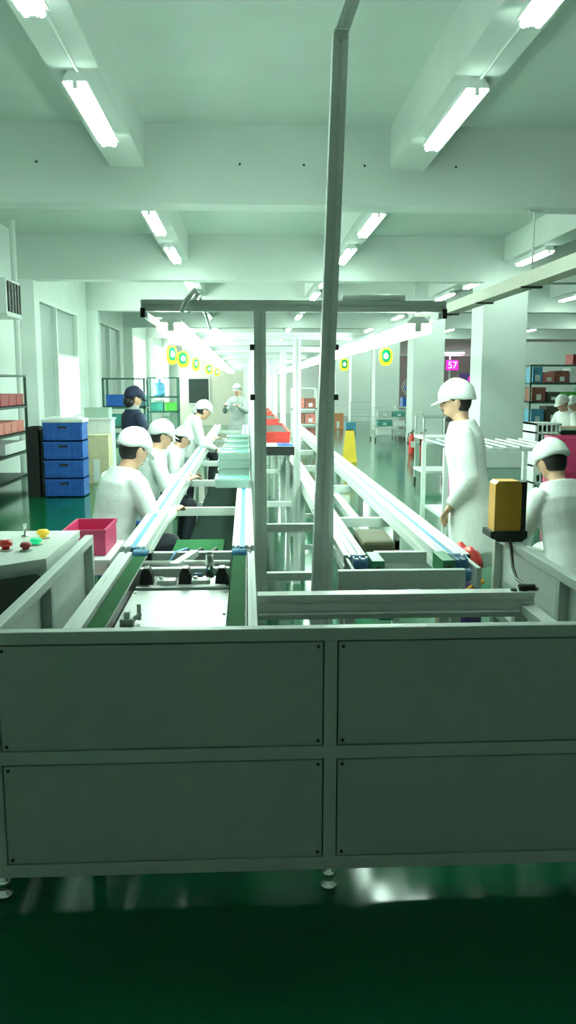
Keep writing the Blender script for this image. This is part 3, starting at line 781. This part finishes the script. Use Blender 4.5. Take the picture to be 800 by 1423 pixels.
for j in range(8):
    y = 10.5+j*.36
    lab = 'pinkish red box, %s from the front on the rack lower shelf' % ORD[j]
    if pr is None: pr = carton(-3.96, -3.52, y, y+.33, .862, 1.03, PINKRED, lab, group='pinkish boxes on the left rack'); p0 = V(pr.location)
    else: dup(pr, p0+V((0, j*.36, 0)), label=lab)
carton(-3.96, -3.5, 12.2, 13.3, .562, .72, WHITE, 'long white carton on the lowest visible shelf of the left rack')
# black bin, grey bin, blue crates
bin_(-3.12, -2.95, 11.9, 12.3, 0, .99, BLACK, 'tall black bin between the left rack and the blue crates', fill=None)
bin_(-2.94, -2.865, 12.0, 12.4, 0, .95, DKGREY, 'narrow dark grey bin touching the blue crates', fill=None)
pr = None
for j in range(4):
    lab = 'blue plastic crate in the stack by the left window, %s' % ('at the bottom', 'second up', 'third up', 'topmost')[j]
    if pr is None:
        pr = thing('plastic_crate', lab, 'crate', (-2.58, 12.0, 0), 0, 'stacked blue crates by the window')
        x0, x1, y0, y1, z0, h = -2.85, -2.31, 11.8, 12.2, 0, .262
        b = MB().box(x0, x1, y0, y0+.02, z0, z0+h).box(x0, x1, y1-.02, y1, z0, z0+h).box(x0, x0+.02, y0+.02, y1-.02, z0, z0+h).box(x1-.02, x1, y0+.02, y1-.02, z0, z0+h).box(x0, x1, y0, y1, z0, z0+.02)
        for zz in (.06, .17): b.box(x0-.012, x1+.012, y0-.012, y1+.012, z0+zz, z0+zz+.014) if False else b.box(x0, x1, y0-.012, y0, z0+zz, z0+zz+.014)
        for q in range(6): xx = x0+.03+q*(x1-x0-.07)/5; b.box(xx, xx+.014, y0-.012, y0, z0+.02, z0+h-.01)
        b.box(x0-.01, x1+.01, y0-.014, y1+.01, z0+h-.03, z0+h-.002)
        b.build('shell', BLUE, pr)
        B('handle_slot', BLACK, pr, -2.64, -2.52, y0-.016, y0-.012, .185, .215)
        p0 = V(pr.location)
    else: dup(pr, p0+V((0, 0, .264*j)), label=lab)
tag(MB().box(-2.87, -2.29, 11.78, 12.22, 1.057, 1.11, bev=.01).box(-2.80, -2.36, 11.85, 12.15, 1.11, 1.13, bev=.008).build('styrofoam_lid', WHITE), 'white foam lid on top of the blue crate stack', 'lid')
# white desk with green boxes and cream carton
t = thing('white_cabinet', 'white cabinet between the blue crates and the green rack', 'cabinet', (-2.5, 14.2, 0))
B('body', WHITE, t, -2.74, -2.26, 14.0, 14.45, .05, 1.0, bev=.005)
B('top', WHITE, t, -2.76, -2.24, 13.97, 14.47, 1.0, 1.03, bev=.004)
for x in (-2.73, -2.49): B('door', WHITE, t, x, x+.22, 13.985, 14.0, .08, .97, bev=.003)
for x in (-2.53, -2.47): MB().cyl((x, 13.975, .5), (x, 13.975, .62), .006, 8).build('handle', CHROME, t)
B('plinth', BLACK, t, -2.72, -2.28, 14.03, 14.43, 0, .05)
bin_(-2.70, -2.30, 14.05, 14.4, 1.031, .17, mat('pale_green_plastic', (.45, .62, .52), .4), 'pale green bin of parts on the white cabinet', fill=TEAL)
carton(-2.62, -2.22, 13.45, 13.85, 0, .78, CREAM, 'cream cardboard carton standing before the white cabinet')
# green racks
rack('green_rack', 'green shelf rack with blue bins behind the woman in navy', -2.56, -1.80, 15.0, 15.5, (.15, .5, .85, 1.2), 1.70, RACKGREEN)
for k, (x, z, m, cl) in enumerate(((-2.5, 1.202, BLUE, 'blue bin, left on the top shelf of the green rack'), (-2.14, 1.202, LBLUE, 'light blue bin, right on the top shelf of the green rack'),
                               (-2.5, .852, TEAL, 'teal bin, left on the middle shelf of the green rack'), (-2.14, .852, LBLUE, 'light blue bin, right on the middle shelf of the green rack'),
                               (-2.5, .502, TEAL, 'teal bin, left on the lower shelf of the green rack'), (-2.14, .502, BLUE, 'blue bin, right on the lower shelf of the green rack'))):
    bin_(x, x+.31, 15.05, 15.42, z, .2, m, cl, 'parts_bin', 'bin', 'bins on the green rack')
rack('green_rack', 'farther green shelf rack with light blue bottle, right of the woman', -2.35, -1.62, 20.0, 20.5, (.15, .55, .95, 1.3), 1.75, RACKGREEN)
for k in range(2):
    bin_(-2.27+.33*k, -1.99+.33*k, 20.05, 20.4, .952, .2, (TEAL, LGREEN)[k], ('teal bin on the farther green rack, left', 'bright green bin on the farther green rack, right')[k], 'parts_bin', 'bin')
t = thing('water_jug', 'light blue water jug on the top of the farther green rack', 'jug', (-2.08, 20.22, 1.302))
MB().lathe((-2.08, 20.22, 1.302), [(.12, 0), (.135, .02), (.135, .12), (.125, .14), (.135, .16), (.135, .26), (.10, .31), (.035, .34), (.03, .38)], 20).build('bottle', LBLUE, t, smooth=True)
MB().lathe((-2.08, 20.22, 1.682), [(.036, 0), (.036, .025), (.02, .03)], 14).build('cap', BLUE, t)
# rack of red cartons between the gantry posts
rack('carton_rack', 'pale rack of red cartons seen between the gantry post and the pole', 1.12, 1.75, 20.6, 21.1, (.25, .62, 1.0), 1.5, PALEGREY)
for zi, z in enumerate((.252, .622, 1.002)):
    for k in range(2):
        carton(1.17+.29*k, 1.43+.29*k, 20.66, 21.0, z, z+.24, (PINKRED, BROWN)[(k+zi) % 2], '%s carton on the %s shelf of the pale rack, %s' % (('pink red', 'brown red')[(k+zi) % 2], ('bottom', 'middle', 'top')[zi], ('left', 'right')[k]), group='cartons on the pale rack')
# left partition with dark board
struct(MB().box(-2.6, -.1, 32.5, 32.6, 0, 2.55).build('wall_partition', BEIGE))
t = thing('hanging_notice_board', 'dark green board on the beige partition above the workers', 'board', (-1.8, 32.49, .8))
B('board', mat('board_dark', (.03, .05, .045), .4), t, -2.22, -1.45, 32.47, 32.495, .85, 1.78); 
fb = MB().box(-2.26, -1.41, 32.46, 32.497, 1.78, 1.82).box(-2.26, -1.41, 32.46, 32.497, .81, .85).box(-2.26, -2.22, 32.46, 32.497, .85, 1.78).box(-1.45, -1.41, 32.46, 32.497, .85, 1.78)
fb.build('border', ALU, t)
# wall unit at far left: boxed fan with louvres, and pipe
t = thing('wall_ventilator', 'pale boxed ventilator with dark louvres high on the left wall', 'ventilator', (-3.9, 13.6, 2.64))
B('housing', PALEGREY, t, -4.1, -3.65, 13.2, 14.0, 2.66, 3.2, bev=.01)
B('grille_back', BLACK, t, -3.65, -3.64, 13.25, 13.95, 2.70, 3.16)
for k in range(5): B('louvre', DKGREY, t, -3.642, -3.628, 13.27+.165*k, 13.29+.165*k, 2.70, 3.16)
B('drip_tray', GREY, t, -4.1, -3.64, 13.18, 14.02, 2.63, 2.66)
tag(MB().tube([(-3.82, 14.35, .02), (-3.82, 14.35, 4.25)], .05, 14).build('wall_pipe', PALEGREY), 'pale vertical pipe on the left wall beside the ventilator', 'pipe')

# ------------------------------------------------------------------ left: red crate on white side table
t = thing('side_table', 'low white side table beside the control desk', 'table', (-.98, 4.55, 0))
B('top', WHITE, t, -1.25, -.72, 4.30, 4.85, .66, .685, bev=.004)
for x in (-1.23, -.77):
    for y in (4.32, 4.80): B('leg', GREY, t, x, x+.03, y, y+.03, 0, .66)
B('apron', WHITE, t, -1.23, -.74, 4.31, 4.32, .60, .66)
bin_(-.98, -.76, 4.40, 4.78, .687, .14, MAGENTA, 'pinkish red tray standing on the low white side table', 'parts_tray', 'tray', fill=None)
carton(-1.22, -1.03, 4.42, 4.7, .687, .76, WHITE, 'small white box beside the pinkish red tray')
t = thing('waste_bin', 'magenta waste bin on the floor under the conveyor rail', 'bin', (-.83, 4.12, 0))
MB().lathe((-.83, 4.18, 0), [(.085, 0), (.095, .3), (.105, .52), (.112, .53), (.112, .55), (.10, .555), (.09, .3)], 20).build('shell', MAGENTA, t, smooth=True)

# ------------------------------------------------------------------ right: cartons, bags beneath the man
t = thing('sack_stand', 'tan cardboard carton below the standing man', 'box', (1.12, 4.3, 0))
MB().box(1.06, 1.24, 4.22, 4.5, 0, .605, bev=.008).build('body', TAN, t); B('tape', CREAM, t, 1.13, 1.17, 4.217, 4.503, .3, .607)
t.name = 'tall_carton'
rb = MB().ell((1.15, 4.35, .645), (.115, .15, .085), u=32, v=20, fn=lambda p: (p[0]*(1+.12*sin(p[1]*60)), p[1]*(1+.08*sin(p[0]*70)), p[2]*(1+.3*sin(p[0]*60+1)*sin(p[1]*45)) if p[2] > 0 else max(p[2], -.037)))
tag(rb.build('cloth_bundle', RED, None, smooth=True), 'crumpled red cloth on top of the tan carton', 'cloth')
t = thing('tool_bag', 'dark blue bag with an orange strap beside the tan carton', 'bag', (1.16, 4.12, 0))
MB().loft([(1.15, 4.14, 0.001), (1.15, 4.14, .3), (1.15, 4.14, .58), (1.15, 4.14, .62)], [(.065, .045), (.07, .05), (.06, .04), (.03, .02)], 18, side=(1, 0, 0)).build('pouch', PURPLE, t, smooth=True)
MB().tube([(1.09, 4.09, .50), (1.12, 4.085, .55), (1.17, 4.085, .585), (1.21, 4.09, .60)], .012, 8).build('strap', ORANGE, t, smooth=True)

# ------------------------------------------------------------------ rod rack behind the man
t = thing('rod_rack', 'waist-high rack topped with parallel pale rods behind the standing man', 'rack', (2.15, 7.5, 0))
for x in (1.70, 2.70):
    for y in (7.05, 7.95): B('leg', PALEGREY, t, x, x+.04, y, y+.04, 0, 1.02)
for y in (7.05, 7.95): B('end_rail', PALEGREY, t, 1.70, 2.74, y, y+.04, 1.02, 1.05)
B('lower_shelf', PALEGREY, t, 1.74, 2.70, 7.09, 7.95, .4, .43)
for k in range(9): MB().cyl((1.75+.117*k, 6.98, 1.059), (1.75+.117*k, 8.06, 1.059), .009, 10).build('rod', WALU if k > 1 else mat('pale_teal_rod', (.5, .78, .74), .35), t, smooth=True)

# magenta bins
for k, z in enumerate((0, .36, .72)):
    bin_(3.08, 3.62, 8.05, 8.45, z, .352, MAGENTA, 'magenta plastic tub right of the white gown, %s of its stack' % ('bottom', 'middle', 'top')[k], 'plastic_tub', 'tub', 'stacked magenta tubs', fill=None if k < 2 else DKRED, wall=.012)

# ------------------------------------------------------------------ floor items in the aisle
def extinguisher(loc, label):
    t = thing('fire_extinguisher', label, 'fire extinguisher', (0, 0, 0), 0, 'red fire extinguishers by the column')
    MB().lathe((0, 0, 0), [(.075, 0), (.08, .02), (.08, .36), (.07, .41), (.035, .45), (.025, .47)], 20).build('cylinder', RED, t, smooth=True)
    MB().cyl((0, 0, .47), (0, 0, .51), .022, 12).box(-.02, .09, -.012, .012, .515, .53, bev=.003).box(-.02, .075, -.012, .012, .545, .56, bev=.003).build('valve_handle', BLACK, t)
    MB().tube([(-.02, 0, .5), (-.08, 0, .47), (-.1, 0, .36), (-.09, 0, .2)], .011, 8).build('hose', BLACK, t, smooth=True)
    B('paper_label', WHITE, t, -.045, .045, -.083, -.078, .16, .30)
    return place(t, loc)
e = extinguisher((3.78, 18.8, 0), 'red fire extinguisher standing on the floor, left one of the pair')
dup(e, (4.06, 18.9, 0), .5, 'red fire extinguisher standing on the floor, right one of the pair')
t = thing('floor_sign', 'yellow folding floor sign standing in the green aisle', 'sign', (2.12, 17, 0))
for s in (-1, 1):
    m = MB().prism([(-.14, 0), (.14, 0), (.09, .66), (-.09, .66)], 'y', -.006, .006)
    m.xform(M4.Translation((2.12, 17+s*.12, 0)) @ M4.Rotation(s*.18, 4, 'X')).build('board', YELLOW, t)
MB().cyl((2.04, 17, .655), (2.20, 17, .655), .012, 10).build('hinge', BLACK, t)
def wire_cart(loc, label, w=.85, d=.55, h=.95, rotz=0.):
    t = thing('wire_cart', label, 'cart', (0, 0, 0), 0, 'wire carts in the aisle')
    for x in (-w/2, w/2):
        for y in (-d/2, d/2):
            MB().cyl((x, y, .09), (x, y, h), .013, 8).build('post', WIRE, t)
            MB().cyl((x-.012, y, .045), (x+.012, y, .045), .045, 14).build('caster', BLACK, t)
    for z in (.14, .40, .66, .92):
        g = MB()
        for k in range(9): xx = -w/2+w*k/8; g.box(xx-.004, xx+.004, -d/2, d/2, z-.004, z+.004)
        for y in (-d/2, 0, d/2): g.box(-w/2, w/2, y-.006, y+.006, z-.01, z+.006)
        g.build('wire_shelf', WIRE, t)
    g = MB()
    for z in (.27, .53, .79):
        for y in (-d/2, d/2): g.box(-w/2, w/2, y-.003, y+.003, z-.003, z+.003)
    g.build('side_wires', WIRE, t)
    return place(t, loc, rotz)
e = wire_cart((4.1, 23.6, 0), 'wire shelf cart standing between the second and third white columns', w=1.0, rotz=.1)
dup(e, (4.25, 30.4, 0), .1, 'distant wire shelf cart behind the third white column')
dup(e, (4.9, 24.6, 0), .0, 'wire shelf cart partly behind the second white column')
for k, z in enumerate((.147, .407, .667)):
    carton(3.72, 4.12, 23.45, 23.75, z, z+.17, (WHITE, TEAL, GREY)[k], '%s box on the wire cart between columns' % ('white', 'teal', 'grey')[k])
    carton(4.15, 4.5, 23.45, 23.75, z, z+.15, (GREY, WHITE, TEAL)[k], '%s low box right on the wire cart between columns' % ('grey', 'white', 'teal')[k])
bin_(4.6, 5.25, 24.4, 24.85, .93, .26, BLUE, 'blue tub on top of the cart behind the second column', 'plastic_tub', 'tub', fill=None)
t = thing('desk_fan', 'round blue and white fan standing behind the blue tub', 'fan', (5.0, 25.4, 0))
MB().cyl((5.0, 25.4, 0), (5.0, 25.4, .03), .2, 20).cyl((5.0, 25.4, .03), (5.0, 25.4, 1.5), .02, 10).build('stand', WHITE, t)
g = MB()
for r in (.07, .14, .2, .25): g.tube([(5.0+r*cos(2*pi*k/24), 25.34, 1.5+r*sin(2*pi*k/24)) for k in range(25)], .006, 6)
g.build('guard', WHITE, t)
bl = MB()
for k in range(4): a = k*pi/2+.4; bl.ell((5.0+.11*cos(a), 25.37, 1.5+.11*sin(a)), (.1, .012, .06), rot=(0, -a, 0))
bl.build('blade', BLUE, t); MB().cyl((5.0, 25.33, 1.5), (5.0, 25.45, 1.5), .05, 16).build('motor', BLUE, t)
tag(MB().box(3.35, 3.7, 28, 28.3, 0, .3, bev=.01).build('small_crate', LBLUE), 'small light blue crate on the floor in the aisle', 'crate')
carton(3.05, 3.45, 29.5, 29.9, 0, .55, mat('orange_carton', (.65, .25, .12), .6), 'orange carton on the floor at the far aisle')
# hand trolley beside man
t = thing('push_trolley', 'pale two-deck push trolley behind the bearded man', 'trolley', (2.95, 13.0, 0))
for z in (.22, .74): 
    B('deck', WALU, t, 2.72, 3.25, 12.7, 13.4, z, z+.04, bev=.004)
for x in (2.74, 3.21):
    for y in (12.73, 13.37):
        MB().cyl((x, y, .08), (x, y, 1.08), .014, 10).build('upright', WIRE, t); MB().cyl((x-.015, y, .045), (x+.015, y, .045), .045, 14).build('caster', BLACK, t)
for y in (12.73, 13.37): MB().cyl((2.74, y, 1.08), (3.21, y, 1.08), .014, 10).build('handle_bar', WIRE, t)
MB().tube([(2.74, 12.73, 1.07), (2.70, 12.66, 1.13), (2.66, 12.6, 1.17)], .014, 8).build('push_handle', WIRE, t)

# ------------------------------------------------------------------ right work bench and rack
t = thing('work_bench', 'wooden-topped dark work bench at the far right', 'bench', (4.9, 12.0, 0))
B('top', WOOD, t, 4.32, 5.6, 11.8, 12.35, .93, .965, bev=.004)
B('pale_edge', PALEGREY, t, 4.32, 5.6, 11.79, 11.8, .93, .96)  # pale grey strip along the front edge of the bench top
for x in (4.34, 5.54):
    for y in (11.83, 12.28): B('leg', RACKDK, t, x, x+.04, y, y+.04, 0, .93)
B('back_panel', BLACK, t, 4.38, 5.54, 12.29, 12.31, .3, .93)
B('drawer_unit', RACKDK, t, 4.45, 4.85, 11.86, 12.28, .6, .93, bev=.004)
for z in (.64, .78): MB().box(4.48, 4.82, 11.85, 11.86, z, z+.11, bev=.003).build('drawer_front', BLACK, t)
bin_(4.42, 4.62, 12.0, 12.25, .967, .05, YELLOW, 'small yellow tray on the wooden work bench', 'parts_tray', 'tray', fill=None)
carton(5.05, 5.3, 11.95, 12.2, .967, 1.04, WOOD, 'flat orange-brown box on the wooden work bench')
# white slotted unit
t = thing('slotted_stand', 'white slotted stand with green gaps beside the white column', 'stand', (4.05, 11.2, 0))
g = MB()
for x in (3.88, 4.205): g.box(x, x+.025, 11.0, 11.5, 0, 1.07)
for z in (.25, .48, .70, .93, 1.045): g.box(3.88, 4.23, 11.0, 11.5, z, z+.025)
g.build('frame', WHITE, t)
for z in (.275, .505, .725, .955):
    for k in range(5):
        x = 3.91+.062*k; MB().box(x, x+.018, 11.0, 11.02, z, z+(.205 if z < .7 else .2 if z < .9 else .09)).build('slat', WHITE, t)
B('back', TEAL, t, 3.905, 4.205, 11.46, 11.49, .25, 1.045)
# tall storage rack behind
rack('tall_rack', 'tall dark rack crowded with coloured boxes at the far right', 6.05, 8.2, 17.6, 18.2, (.2, .75, 1.22, 1.62), 2.0, RACKGREEN)
items = [(6.12, 6.40, .752, .3, LBLUE, 'light blue box, left on the rack second shelf'), (6.45, 6.75, .752, .36, OLIVE, 'olive box beside the light blue box on the tall rack'),
         (6.80, 7.15, .752, .17, PURPLE, 'low purple box on the tall rack second shelf'), (7.2, 7.6, .752, .25, BLUE, 'blue box on the tall rack second shelf'),
         (6.12, 6.42, 1.222, .30, BROWN, 'brown red box on the tall rack third shelf, left'), (6.47, 6.72, 1.222, .20, OLIVE, 'dark olive box on the tall rack third shelf'),
         (6.76, 7.15, 1.222, .20, LGREEN, 'bright green box on the tall rack third shelf'), (7.2, 7.55, 1.222, .28, TEAL, 'teal box on the tall rack third shelf'),
         (6.35, 6.6, 1.622, .22, PINKRED, 'pinkish box on the tall rack upper shelf'), (6.62, 6.9, 1.622, .25, BROWN, 'dark brown red box on the tall rack upper shelf'),
         (6.94, 7.2, 1.622, .3, WHITE, 'white carton on the tall rack upper shelf'), (7.25, 7.6, 1.622, .24, LBLUE, 'pale blue box on the tall rack upper shelf'),
         (6.12, 6.33, 1.622, .33, LBLUE, 'upright light blue box at the tall rack left end')]
for x0, x1, z, h, m, lab in items: carton(x0, x1, 17.66, 18.1, z, z+h, m, lab, 'storage_box', 'box', 'boxes on the tall rack')
carton(6.98, 7.38, 17.66, 18.1, 2.002, 2.22, DKRED, 'dark red box on the very top of the tall rack', 'storage_box')
carton(7.45, 7.9, 17.66, 18.1, 2.002, 2.36, OLIVE, 'olive box on the very top of the tall rack', 'storage_box')

# white hanging bulkhead at the right far side
struct(MB().box(8.6, 12.2, 26.2, 26.4, 0, 1.2).box(8.6, 12.2, 26.2, 26.4, 1.2, 2.9).build('wall_partition_right', WALL))
# ------------------------------------------------------------------ purple lit office at the back right
m = MB().box(5.4, 14.9, 36.5, 36.6, 2.85, ZC).box(5.4, 5.9, 36.5, 36.6, 0, 2.85).box(10.4, 14.9, 36.5, 36.6, 0, 2.85).box(5.9, 10.4, 36.5, 36.6, 0, .4)
struct(m.build('wall_office', PINKWALL))
struct(MB().box(5.4, 12, 39.5, 39.6, 0, ZC).build('wall_office_rear', MAUVE))
w = struct(MB().box(5.9, 10.4, 36.52, 36.58, .4, .46).box(5.9, 10.4, 36.52, 36.58, 2.79, 2.85).box(7.35, 7.42, 36.52, 36.58, .46, 2.79).box(8.9, 8.97, 36.52, 36.58, .46, 2.79).build('window_5', GREY))
for a, b in ((5.9, 7.35), (7.42, 8.9), (8.97, 10.4)): struct(B('pane', GLASS, w, a, b, 36.54, 36.56, .46, 2.79))
t = make_light(8.4, 35.6, 2.92, .9, 'pink glowing tube lamp in front of the office window', 'office_lamp', 'lamp', None, PINK_TUBE)
place(t, (8.6, 36.3, 2.95), R(-90)); t.name = 'office_tube_lamp'  # tube lamp above the office window, built without hangers
t = thing('led_sign', 'magenta glowing number sign hung inside the office window', 'sign', (9.0, 36.46, 2.2))
B('board', LEDB, t, 8.75, 9.30, 36.44, 36.49, 2.18, 2.62, bev=.01)
cu = bpy.data.curves.new('digits', 'FONT'); cu.body = '57'; cu.size = .42; cu.extrude = .01; cu.align_x = 'CENTER'; cu.materials.append(LEDP)
tf = bpy.data.objects.new('digits_tmp', cu); COL.objects.link(tf)
dme = bpy.data.meshes.new_from_object(tf.evaluated_get(bpy.context.evaluated_depsgraph_get())); bpy.data.objects.remove(tf)
fo = bpy.data.objects.new('digits', dme); COL.objects.link(fo); fo.parent = t; fo.location = (.03, -.035, .06); fo.rotation_euler = (pi/2, 0, 0)
t = thing('hanging_poster', 'dark purple and pink poster on the office window', 'poster', (9.75, 36.47, 1.7))
B('sheet', PURPLE, t, 9.38, 9.98, 36.475, 36.49, 1.62, 2.06)
MB().ell((9.85, 36.47, 1.82), (.10, .006, .10)).prism([(9.70, 1.72), (9.95, 1.68), (9.95, 2.0)], 'y', 36.468, 36.474).build('glowing_print', LEDB, t)  # poster print glows by itself, sharing the sign board's emissive material

# ------------------------------------------------------------------ world and render look
wd = bpy.data.worlds.new('world'); sc.world = wd; wd.use_nodes = True
wd.node_tree.nodes['Background'].inputs[0].default_value = (.9, 1, .95, 1); wd.node_tree.nodes['Background'].inputs[1].default_value = .0
vs = sc.view_settings
vs.view_transform = 'Standard'; vs.look = 'None'; vs.gamma = 1; vs.use_curve_mapping = False
vs.exposure = 1.0
sc.cycles.max_bounces = 10; sc.cycles.diffuse_bounces = 6; sc.cycles.glossy_bounces = 5; sc.cycles.transmission_bounces = 6
sc.cycles.sample_clamp_indirect = 6
